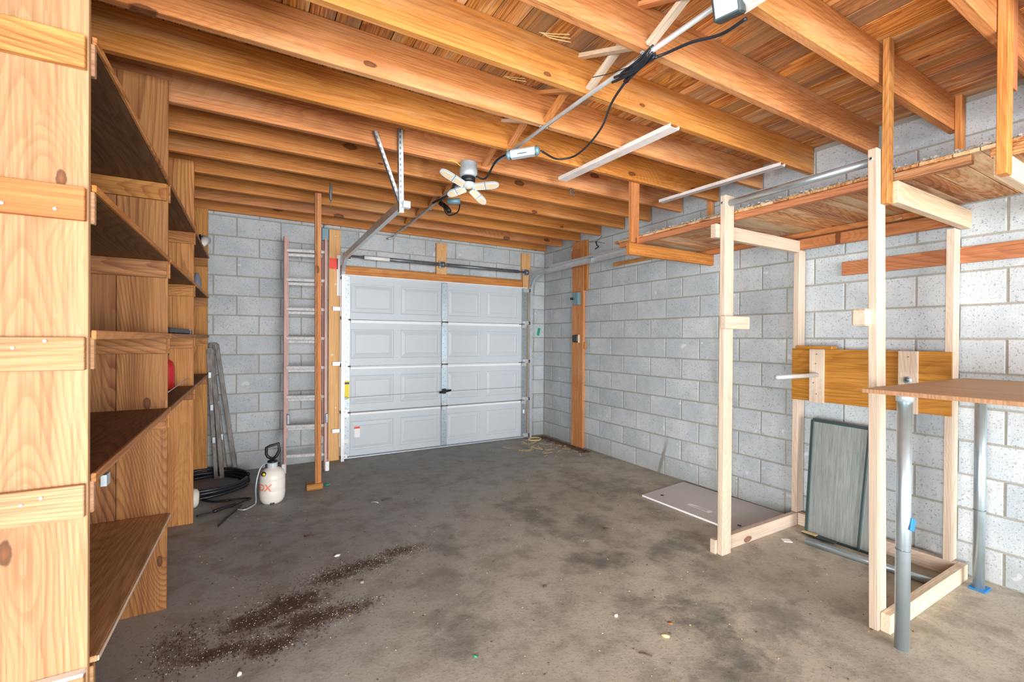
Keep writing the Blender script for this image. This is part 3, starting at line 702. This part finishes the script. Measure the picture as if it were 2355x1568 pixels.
def petal(dx, dz, ln):
    """a flat panel of two hinged leaves ending in a rounded tip, tipped toward the room behind the camera"""
    f = (-fw*.55-Vector((0, 0, 1))*.8).normalized(); r_ = rt; u_ = f.cross(r_).normalized()
    if u_.z < 0: u_ = -u_
    d = (r_*dx+u_*dz).normalized(); n = f; s = n.cross(d).normalized()
    for (a0, a1, tip) in ((.03, .03+ln*.5, False), (.035+ln*.5, .035+ln*1.05, True)):
        def slab(ins, lo, hi, nm, mat, par):
            bm = bmesh.new(); out = [(a0+ins, -.024+ins), (a1-ins, -.027+ins), (a1-ins, .027-ins), (a0+ins, .024-ins)] if not tip else \
                [(a0+ins, -.027+ins)]+[(a0+(a1-a0)*.45+math.sin(t*PI/8)*((a1-a0)*.55-ins), -math.cos(t*PI/8)*(.027-ins)) for t in range(9)]+[(a0+ins, .027-ins)]
            top = [bm.verts.new(hub+d*a+s*b+n*hi) for a, b in out]; bot = [bm.verts.new(hub+d*a+s*b+n*lo) for a, b in out]
            bm.faces.new(top); bm.faces.new(bot[::-1]); k = len(out)
            for i in range(k): bm.faces.new((top[i], bot[i], bot[(i+1) % k], top[(i+1) % k]))
            bmesh.ops.recalc_face_normals(bm, faces=bm.faces[:]); return put(nm, bm, mat, par)
        p = slab(0, -.012, .004, 'lamp_panel', 'ledw', cl2)
        slab(.009, .0035, .0065, 'lens', 'led', p)
for a, b, l in ((-.82, .62, .19), (1, .12, .175), (-.85, -.35, .13), (.6, -.75, .14)): petal(a, b, l)
pl = bpy.data.lights.new('under_lamp_fill', 'POINT'); pl.energy = 0.6; pl.shadow_soft_size = .12; pl.color = (1, .93, .84)  # faint fill added below the folding lamp, which itself is unlit
po = bpy.data.objects.new('under_lamp_fill', pl); C.objects.link(po); po.location = (LX, LY, 2.40)
T('wire', 'yellow', cl2, [(LX-.06, LY, 2.63), (LX-.11, LY+.01, 2.66), (LX-.15, LY+.03, 2.658)], .0025, 6, True, 4)
T('lead', 'black', cl2, [(LX+.04, LY-.05, 2.56), (LX+.09, LY-.10, 2.54), (LX+.10, LY-.25, 2.62), (1.515, 2.62, 2.645)], .007, 8, True, 5)
# work lights
def bar_light(label, p, q, r):
    t = thing('work_light', label, 'lamp', p); P, Q = Vector(p), Vector(q)
    o = beam('housing', 'ledw', t, P, Q, r*1.7, r*1.5, (0, 0, 1), r*.35)
    d = (Q-P).normalized()
    for a, b in ((P, P-d*.02), (Q, Q+d*.02)): T('end_cap', 'bluebox', t, [a, b], [r*.95, r*.6], 10)
    m = P.lerp(Q, .5); beam('slot', 'black', t, m-d*.03+Vector((-r*.55, -r*.6, -.012)), m+d*.03+Vector((-r*.55, -r*.6, -.012)), .004, .004, (0, 0, 1), 0)
    return t
bar_light('short silver tube light hanging beside the conduit near the folding lamp', (1.475, 2.60, 2.605), (1.60, 2.47, 2.615), .036)
wl = thing('flood_light', 'lit white flood light on the conduit at the top of the view', 'lamp', (1.52, 1.0, 2.6))
Mf = Matrix.Translation((1.465, 1.028, 2.635)) @ Matrix.Rotation(math.radians(-74), 4, 'Z') @ Matrix.Rotation(math.radians(22), 4, 'X')
B('housing', 'slate', wl, -.045, .05, -.02, .045, -.08, .07, .006, Mf); B('lens', 'lit', wl, -.035, .04, -.0215, -.0195, -.068, .058, 0, Mf)
B('mount_plate', 'white', wl, 1.50, 1.58, .93, 1.03, 2.60, 2.66, .004)
pw = thing('power_adapter', 'dark adapter with looped lead strapped to the conduit behind the lamp', 'adapter', (1.47, 3.8, 2.6))
T('body', 'bluebox', pw, [(1.50, 3.75, 2.60), (1.60, 3.70, 2.61)], .026, 10); T('plug', 'black', pw, [(1.50, 3.92, 2.63), (1.53, 3.85, 2.58), (1.53, 3.78, 2.53)], .022, 10)
T('lead', 'black', pw, [(1.46, 3.8, 2.63), (1.56, 3.9, 2.53), (1.62, 3.8, 2.54), (1.60, 3.7, 2.60)], .006, 8, True, 6)
T('lead', 'black', pw, [(1.40, 3.35, 2.62), (1.44, 3.55, 2.60), (1.47, 3.75, 2.63), (1.44, 3.95, 2.63)], .011, 8, True, 6)
tbn = thing('taped_cable_bundle', 'bundle of cable ties and black tape wrapped round the conduit', 'cable bundle', (1.51, 1.5, 2.64))
for k in range(12):
    a = random.uniform(0, 6.28); r = .02+random.uniform(0, .01)
    T('tie', 'rubber', tbn, [(1.51+r*math.cos(a), 1.40+random.uniform(-.02, .02), 2.645+r*math.sin(a)), (1.515+.02*math.cos(a+1), 1.50, 2.64+.02*math.sin(a+1)), (1.525+.035*math.cos(a), 1.60+random.uniform(-.03, .05), 2.635+.02*math.sin(a))], .006, 6, True, 3)
T('tie_tail', 'black', tbn, [(1.50, 1.47, 2.63), (1.46, 1.60, 2.64), (1.42, 1.70, 2.655)], .002, 5, True, 4)
cb = thing('black_cable', 'black cable looping from the flood light down to the tube light', 'cable', (1.7, 1.9, 2.64))
T('cable', 'rubber', cb, [(1.575, 1.02, 2.58), (1.60, 1.14, 2.60), (1.58, 1.26, 2.63), (1.565, 1.38, 2.645), (1.53, 1.46, 2.64), (1.546, 1.562, 2.64), (1.58, 1.67, 2.64), (1.648, 1.822, 2.64), (1.773, 2.032, 2.64), (1.86, 2.255, 2.638), (1.895, 2.44, 2.635), (1.85, 2.52, 2.63), (1.78, 2.53, 2.625), (1.63, 2.46, 2.618)], .0065, 8, True, 6)
def strip(label, x0, x1, w, d, y0=1.84, y1=2.9):
    t = thing('metal_strip', label, 'metal strip', (x0, y1, 2.65)); p, q = Vector((x0, y1, 2.657)), Vector((x1, y0, 2.657))
    beam('face', 'white', t, p-Vector((0, 0, .012)), q-Vector((0, 0, .012)), w, .003, (0, 0, 1), 0); beam('flange', 'white', t, p+Vector((-w/2, 0, -.0)), q+Vector((-w/2, 0, 0)), .003, d, (0, 0, 1), 0)
    beam('flange', 'white', t, p+Vector((w/2, 0, -.0)), q+Vector((w/2, 0, 0)), .003, d*.7, (0, 0, 1), 0)
    return t
strip('white steel channel screwed under the joists nearer the conduit', 2.125, 2.165, .075, .022)
strip('white steel channel under the joists closer to the right wall', 3.235, 3.29, .055, .022)
# hook and grass tufts at the right wall
hk2 = thing('wire_hook', 'black wire hook poking from the block wall beside the wooden post', 'hook', (3.70, 4.3, 2.55))
T('wire', 'black', hk2, [(3.716, 4.36, 2.60), (3.69, 4.33, 2.60), (3.68, 4.30, 2.55), (3.68, 4.27, 2.53), (3.68, 4.33, 2.51)], .006, 6, True, 4)
for d in ((.0, .14, .02), (0, -.16, -.05), (0, -.1, .05)): T('stray_strand', 'black', hk2, [(3.69, 4.32, 2.60), (3.69+d[0], 4.32+d[1], 2.60+d[2])], .002, 5)
for i, (x, y) in enumerate(((2.33, 3.05),)):
    g = thing('cobweb_hook', 'twisted dusty hook below a joist right of the folding lamp', 'hook', (x, y, 2.66))
    for k in range(5): T('strand', 'oldalu', g, [(x, y, 2.664), (x+random.uniform(-.04, .04), y+random.uniform(-.01, .02), 2.645), (x+random.uniform(-.03, .03), y, 2.60+random.uniform(0, .03))], .0035, 5, True, 3)

# ------------------------------------------------------------------ right wall: post and fixtures
t8 = B('trim_8', 'joistz', None, 3.679, 3.716, 4.555, 4.787, 0, 2.66, .003); struct(t8)
t9 = B('trim_9', 'joistz', None, 3.686, 3.716, 4.49, 4.554, 2.02, 2.66, .003); struct(t9)
B('splice_board', 'redz', t8, 3.668, 3.6785, 4.60, 4.79, 2.33, 2.56, .002)
B('switch_bracket', 'bluebox', t8, 3.63, 3.678, 4.60, 4.72, 1.84, 2.0, .003); T('push_button', 'black', t8, [(3.63, 4.70, 1.92), (3.60, 4.72, 1.92)], .016, 10)
B('outlet_box', 'black', t8, 3.635, 3.678, 4.62, 4.73, 1.355, 1.45, .012); B('outlet_face', 'led', t8, 3.645, 3.676, 4.605, 4.62, 1.35, 1.455, .004)
B('nailing_block', 'joistz', t8, 3.69, 3.716, 4.53, 4.556, 1.27, 1.36, .003)
lg = B('trim_10', 'browny', None, 3.69, 3.716, 2.0, 4.02, 2.255, 2.295, .002); struct(lg)
hb = B('trim_11', 'redy', None, 3.69, 3.716, -.5, 1.64, 1.868, 1.964, .002); struct(hb)
gm = thing('green_tape', 'short strip of green tape on the block wall right of the door', 'tape', (3.626, 5.48, 1.5))
B('strip', 'greentape', gm, -.02, .02, -.001, .002, -.055, .055, 0, Matrix.Translation((3.615, 5.482, 1.50)) @ Matrix.Rotation(.2, 4, 'Y'))

# ------------------------------------------------------------------ overhead storage shelf
os_ = thing('overhead_shelf', 'timber storage shelf hung from the joists along the right wall', 'shelf', (3.2, 1.8, 2.2))
def bd(n, m, *a, **k): return B(n, m, os_, *a, **k)
bd('hanger', 'joistz', 2.66, 2.745, 2.686, 2.722, 2.185, ZD-.002); bd('beam', 'joistx', 2.655, 3.716, 2.70, 2.74, 2.088, 2.184)
bd('hanger', 'brownz', 2.655, 2.716, .988, 1.013, 2.065, ZD-.002); bd('beam', 'greyx', 2.717, 3.716, .968, 1.008, 2.072, 2.178)
bd('hanger', 'joistz', 2.635, 2.70, .585, .618, 2.08, ZD-.002); bd('beam', 'greyx', 2.70, 3.716, .60, .64, 2.09, 2.182)
bd('hanger', 'redz', 2.72, 2.78, .59, .618, 2.45, ZD-.002)
bd('hanger', 'joistz', 3.655, 3.70, 2.69, 2.735, 2.25, ZD-.002); bd('hanger', 'joistz', 3.64, 3.70, .995, 1.028, 2.25, ZD-.002)
bd('hanger', 'joistz', 3.655, 3.70, .575, .618, 2.25, ZD-.002)
bd('front_rim', 'redy', 2.745, 2.785, 1.06, 2.916, 2.185, 2.225); bd('front_rim', 'oldy', 2.745, 2.785, .72, 1.045, 2.185, 2.225)
bd('back_rim', 'redy', 3.655, 3.715, 1.06, 2.9, 2.186, 2.225); bd('front_rim', 'oldy', 2.745, 2.785, -.5, .66, 2.186, 2.225)
y = -.5
while y < 2.9:
    w = random.choice((.09, .12, .14)); bd('deck_board', 'oldx' if random.random() < .8 else 'oldy', 2.74, 3.714, y+.002, y+w-.002, 2.226+random.uniform(0, .002), 2.243, bev=.001); y += w
bm = bmesh.new()     # lengthwise underside slats
for i in range(4):
    x0 = 2.87+i*.2; box(bm, x0, x0+.10, 1.06, 2.68, 2.216, 2.2255, .001)
# loose mortar crumbs and bark lying on the shelf's edge
bm.free(); bm = bmesh.new()
for i in range(420):
    yy = random.uniform(.5, 2.9); c = Vector((2.745+abs(random.gauss(0, .02)), yy, 2.244+random.uniform(0, .012))); s = random.uniform(.004, .014)
    m4 = Matrix.Translation(c) @ Matrix.Rotation(random.uniform(0, 6), 4, 'Z') @ Matrix.Rotation(random.uniform(-.5, .5), 4, 'X'); box(bm, -s, s, -s*.5, s*.5, -s*.35, s*.35, 0, m4)
cr = put('loose_crumbs', bm, 'mortar', os_); cr['kind'] = 'stuff'

# ------------------------------------------------------------------ closet frame of new timber
cf = thing('closet_frame', 'frame of pale new timber posts and rails against the right wall', 'frame', (3.1, 1.45, 0))
def nb(n, *a, m='newz', **k): return B(n, m, cf, *a, **k)
nb('front_post', 2.645, 2.735, 1.84, 1.879, 0, 2.335, bev=.003)
beam('front_post', 'newz', cf, (2.662, 1.011, 0), (2.662, 1.037, 2.335), .09, .039, (0, 1, 0), .003)
nb('wall_stud', 3.60, 3.69, 1.885, 1.925, .091, 2.085); nb('wall_stud', 3.60, 3.69, 1.010, 1.048, .091, 2.07)
nb('floor_rail', 2.628, 3.60, 1.880, 1.919, 0, .09, m='newx'); nb('floor_rail', 2.64, 3.655, .951, .991, 0, .09, m='greyx')
nb('floor_rail', 3.61, 3.65, .992, 1.884, 0, .09, m='newy')
nb('top_rail', 2.605, 3.60, 1.880, 1.919, 2.064, 2.152, m='newx')
nb('ledger', 3.60, 3.64, .992, 1.885, 2.086, 2.162, m='redy'); nb('ledger', 3.60, 3.64, 1.885, 1.94, 2.086, 2.162, m='redy')
nb('rest_block', 2.60, 2.853, 1.800, 1.839, 1.469, 1.552, m='newx', bev=.004); nb('rest_block', 2.57, 2.69, 1.031, 1.10, 1.47, 1.556, m='newx', bev=.01)
T('clothes_rod', 'pipe', cf, [(2.69, 1.842, 2.285), (2.662, 1.02, 2.285)], .021, 14)
for c in ((2.6445, 1.862, 2.285), (2.6165, 1.04, 2.285)):
    T('bolt', 'galvflat', cf, [c, (c[0]-.004, c[1], c[2])], .009, 10); T('bolt_hole', 'black', cf, [(c[0]-.004, c[1], c[2]), (c[0]-.0045, c[1], c[2])], .005, 8)
for c in ((2.617, 1.0, 1.98), (2.617, 1.0, 1.70)): T('nail', 'darksteel', cf, [(c[0]+.09, c[1]-.008, c[2]), (c[0]+.09, c[1]-.05, c[2]+.01)], .0015, 5)
pp = B('backing_panel', 'orangeply', cf, 3.588, 3.5995, 1.012, 1.925, .953, 1.336, .0015)
def ch(n, m, *a, **k):
    o = B(n, m, None, *a, **k); o.parent = pp; return o
ch('vertical_cleat', 'newz', 3.568, 3.5875, 1.695, 1.791, .945, 1.336); ch('vertical_cleat', 'newz', 3.568, 3.5875, 1.165, 1.263, .945, 1.336)
ch('cap_board', 'orangeply', 3.52, 3.60, 1.62, 1.865, 1.337, 1.360, bev=.004)
o = T('pipe_stub', 'galv', None, [(3.568, 1.735, 1.148), (3.045, 1.735, 1.150)], .0155, 12); o.parent = pp
o = T('pipe_hole', 'galvflat', None, [(3.5675, 1.211, 1.155), (3.560, 1.211, 1.155)], .022, 14); o.parent = pp
o = T('pipe_hole_core', 'darksteel', None, [(3.560, 1.213, 1.157), (3.559, 1.213, 1.157)], .014, 14); o.parent = pp
for (y, z) in ((1.74, 1.30), (1.745, 1.23), (1.76, 1.09), (1.74, 1.01), (1.21, 1.30)): screw('nail_head', pp, (3.5675, y, z), (-1, 0, 0), .004, 'darksteel')

# ------------------------------------------------------------------ workbench
wbn = thing('workbench', 'plywood workbench on steel pipe legs at the right edge', 'table', (3.0, .8, 0))
bm = bmesh.new(); xa, xb, ya, yb = 2.416, 3.68, -.35, .985
box(bm, xa, xb, ya, yb, 1.162, 1.181, .001); put('tabletop', bm, 'tableply', wbn)
B('top_edging', 'pinez', wbn, xa-.003, xa-.0005, ya, yb, 1.163, 1.180, .0005); B('top_edging', 'pinex', wbn, xa, xb, yb+.0002, yb+.002, 1.163, 1.180, .0005)
B('under_cleat', 'galvflat', wbn, xa+.09, xb-.05, .865, .905, 1.153, 1.1615, .002)
for (x, y, r) in ((2.572, .884, .0275), (3.557, .881, .0255)):
    lgp = T('leg', 'pipe', wbn, [(x, y, 0), (x, y, 1.155)], r, 20)
    rg = T('joint_ring', 'darksteel', None, [(x, y, .45), (x, y, .456)], r+.0012, 20); rg.parent = lgp
    fl = T('flange', 'galvflat', None, [(x, y, 1.125), (x, y, 1.158)], [r+.004, r+.006], 20); fl.parent = lgp
tp = B('blue_tape', 'blue', wbn, 2.560, 2.602, .850, .857, .545, .60, .002, Matrix.Translation((2.58, .85, .57)) @ Matrix.Rotation(.35, 4, 'Y') @ Matrix.Translation((-2.58, -.85, -.57)))
B('blue_tape', 'blue', wbn, 3.53, 3.625, .845, .92, .001, .010, .003)
# the second pipe behind leg of bench
# ------------------------------------------------------------------ things inside the closet frame
sc = thing('window_screen', 'grey mesh window screen in a dark frame leaning under the orange panel', 'window screen', (3.56, 1.6, 0))
BL, BR, TR, TL = Vector((3.50, 1.765, .004)), Vector((3.51, 1.36, .004)), Vector((3.60, 1.40, .80)), Vector((3.592, 1.745, .828))
TL, TR = Vector((3.595, 1.775, .815)), Vector((3.597, 1.39, .81))
for n, a, b in (('frame_bar', BL, TL), ('frame_bar', BR, TR), ('frame_bar', TL, TR), ('frame_bar', BL, BR)): beam(n, 'slate', sc, a, b, .022, .012, (1, 0, 0), .002)
beam('frame_bar', 'slate', sc, BL.lerp(BR, .80)+Vector((-.01, 0, 0)), TL.lerp(TR, .93)+Vector((-.012, 0, 0)), .016, .010, (1, 0, 0), .002)
def mesh_mat():
    g = NT('fly_screen_mesh'); v = g.coords(False)
    nz = g.noise(g.vmath('MULTIPLY', v, (1, 60, 4)), 1.5, 5, .7)
    col = g.mix(nz, srgb(70, 82, 84), srgb(186, 194, 188)); g.l(col, g.b.inputs['Base Color']); g.b.inputs['Roughness'].default_value = .7
    g.b.inputs['Alpha'].default_value = .6; return g.m
M['mesh'] = mesh_mat()
bm = bmesh.new(); off = Vector((.001, 0, 0)); q = [BL, BR, TR, TL]; A = [bm.verts.new(p+off) for p in q]; D = [bm.verts.new(p+off+Vector((.0015, 0, 0))) for p in q]
bm.faces.new(A); bm.faces.new(D[::-1])
for i in range(4): bm.faces.new((A[i], D[i], D[(i+1) % 4], A[(i+1) % 4]))
put('mesh', bm, 'mesh', sc)
B('torn_flap', 'slate', sc, 3.44, 3.50, 1.56, 1.77, .012, .018, .002); B('torn_flap', 'straw', sc, 3.45, 3.49, 1.68, 1.775, .019, .022, .001)
fp = thing('floor_pipe', 'dark galvanised pipe lying on the floor inside the closet frame', 'pipe', (3.3, 1.3, 0)); T('pipe', 'pipe', fp, [(3.31, 1.668, .022), (3.385, 1.0, .022)], .021, 14)
pb = thing('white_panel_board', 'large white panel board lying flat on the floor by the block wall', 'board', (3.35, 2.5, 0))
Mb = Matrix.Translation((3.023, 2.895, 0)) @ Matrix.Rotation(math.radians(3.5), 4, 'Z')
bm = bmesh.new(); vs_ = [(3.023, 2.895), (3.655, 2.967), (3.70, 1.93), (3.055, 1.93)]
lo = [bm.verts.new((x, y, .001)) for x, y in vs_]; hi = [bm.verts.new((x, y, .017)) for x, y in vs_]
bm.faces.new(lo); bm.faces.new(hi[::-1])
for i in range(4): bm.faces.new((lo[i], hi[i], hi[(i+1) % 4], lo[(i+1) % 4]))
bmesh.ops.recalc_face_normals(bm, faces=bm.faces[:]); put('panel', bm, 'board', pb)
bm = bmesh.new(); e = [(3.0225, 2.895), (3.0505, 1.95)]; box(bm, -.0015, .0, -.95, 0, .002, .017, 0, Matrix.Translation((3.023, 2.895, 0)) @ Matrix.Rotation(.0295, 4, 'Z')); put('white_edge', bm, 'paper', pb)
B('label', 'paper', pb, 3.175, 3.225, 2.33, 2.54, .0172, .0178, 0); 
bm = bmesh.new()
for i in range(4): box(bm, 3.182+i*.01, 3.186+i*.01, 2.36, 2.50-.02*i, .0178, .0182)
put('label_print', bm, 'sheet', pb)
for (x, y) in ((3.17, 2.80), (3.16, 2.06)): T('hole', 'black', pb, [(x, y, .0168), (x, y, .0176)], .016, 12)

# ------------------------------------------------------------------ litter on the floor
def chips(name, label, cat, mat, n, fn, smin, smax, flat=.25, long=1.0):
    bm = bmesh.new()
    for i in range(n):
        x, y = fn(); s = random.uniform(smin, smax)
        if x > 3.66 or x < XL or y > 5.4: continue
        m4 = Matrix.Translation((x, y, s*flat*.6+.0008)) @ Matrix.Rotation(random.uniform(0, 6.3), 4, 'Z') @ Matrix.Rotation(random.uniform(-.35, .35), 4, 'X')
        box(bm, -s*long, s*long, -s*.5, s*.5, -s*flat/2, s*flat/2, 0, m4)
    o = put(name, bm, mat); tag(o, label, cat, None, 'stuff'); return o
def near_dirt():
    a = random.choice(DIRT); return random.gauss(a[0], a[2]*.6), random.gauss(a[1], a[3]*.75)
chips('leaf_litter', 'trail of dark crumbled leaves and soil on the left floor', 'litter', 'leaf', 5200, near_dirt, .0012, .0042)
chips('pale_crumbs', 'pale crumbs scattered through the dark leaf trail', 'litter', 'paper', 700, near_dirt, .0008, .0024, .6)
chips('floor_grit', 'tiny pale grit scattered over the concrete floor', 'grit', 'straw', 500, lambda: (random.uniform(-.3, 3.5), random.uniform(.9, 5)), .0012, .004, .4)
chips('dark_grit', 'tiny dark grit scattered over the concrete floor', 'grit', 'leaf', 420, lambda: (random.uniform(-.3, 3.5), random.uniform(.9, 5)), .0015, .005, .4)
chips('straw_wisps', 'dry grass wisps on the floor by the wooden wall post', 'straw', 'straw', 60, lambda: (random.gauss(3.3, .22), random.gauss(4.85, .25)), .006, .02, .06, 4)
def soil(): t = random.random(); return 3.68-abs(random.gauss(0, .07)), random.uniform(4.35, 5.45)
chips('corner_soil', 'brown soil and dead leaves heaped in the back right corner', 'soil', 'leaf', 900, soil, .004, .014)
for i, (lbl, mat, x, y, a, b, c) in enumerate((
        ('white torn scrap on the floor above the leaf trail', 'paper', .479, 3.051, .022, .013, .006), ('round white pebble near the bottom left of the floor', 'paper', -.034, 2.173, .012, .011, .007),
        ('cluster of yellow flower petals on the floor right of centre', 'straw', 1.693, 1.472, .022, .012, .006), ('reddish brown flat chip on the floor near the dark stains', 'redx', 1.797, 1.529, .014, .013, .002),
        ('pale flaky scrap on the floor left of the yellow petals', 'paper', 1.603, 1.704, .016, .013, .005), ('brown dry leaf on the floor in front of the garage door', 'leaf', 2.265, 2.523, .028, .012, .008),
        ('pale wedge of plaster right of the leaf trail', 'mortar', .557, 2.654, .012, .02, .006), ('small brown nut shell in the middle of the floor', 'leaf', 1.44, 2.10, .012, .01, .008),
        ('crumpled green leaf scrap near the bottom edge of the view', 'green', .86, 1.79, .014, .008, .004))):
    o = blob('floor_scrap', mat, None, (x, y, c*.8), a, b, c, 1, .8, i); tag(o, lbl, 'scrap')
o = T('twig', 'leaf', None, [(.33, 3.46, .004), (.36, 3.44, .006), (.39, 3.435, .004)], .004, 6); tag(o, 'short dark twig on the floor right of the sprayer', 'twig')
o = T('twig', 'leaf', None, [(1.50, 1.45, .004), (1.52, 1.43, .005), (1.535, 1.405, .004)], .003, 6); tag(o, 'thin dark twig near the yellow petals', 'twig')
o = T('metal_clip', 'galvflat', None, [(.885, 3.90, .005), (.92, 3.893, .006), (.94, 3.86, .005)], .005, 6); tag(o, 'bright bent metal clip on the floor in front of the garage door', 'clip')
o = T('twig', 'leaf', None, [(.98, 3.90, .005), (1.03, 3.915, .006), (1.07, 3.90, .005)], .005, 6); tag(o, 'green brown twig just right of the bright metal clip', 'twig')
rp = thing('rope_coil', 'short length of pale cord at the foot of the right door track', 'rope', (3.41, 5.2, 0))
T('cord', 'straw', rp, [(3.34, 5.30, .008), (3.45, 5.36, .008), (3.52, 5.28, .008), (3.45, 5.19, .008), (3.34, 5.20, .008), (3.31, 5.26, .008)], .008, 7, True, 5)
o = B('plastic_strip', 'paper', None, 3.22, 3.27, 1.735, 1.79, .001, .006, .001, Matrix.Translation((3.245, 1.76, 0)) @ Matrix.Rotation(.9, 4, 'Z') @ Matrix.Translation((-3.245, -1.76, 0))); tag(o, 'short white plastic strip beside the end of the floor pipe', 'strip')

for k, (x, y, dx) in enumerate(((1.19, 1.76, .06), (1.22, 2.16, .04), (1.2, 2.56, .03))):
    g = thing('straw_wisp', ('long yellow straw strands hanging from the nearest visible roof deck gap', 'thin straw strand hanging in the second joist gap', 'short straw strand poking from the third joist gap')[k], 'straw', (x, y, 2.86))
    for q in range(3-k): T('strand', 'straw', g, [(x+dx*.2*q, y+.06, 2.862), (x+dx*.5, y, 2.83-.01*q), (x+dx+.02*q, y-.10+.02*q, 2.78)], .0022, 5, True, 3)
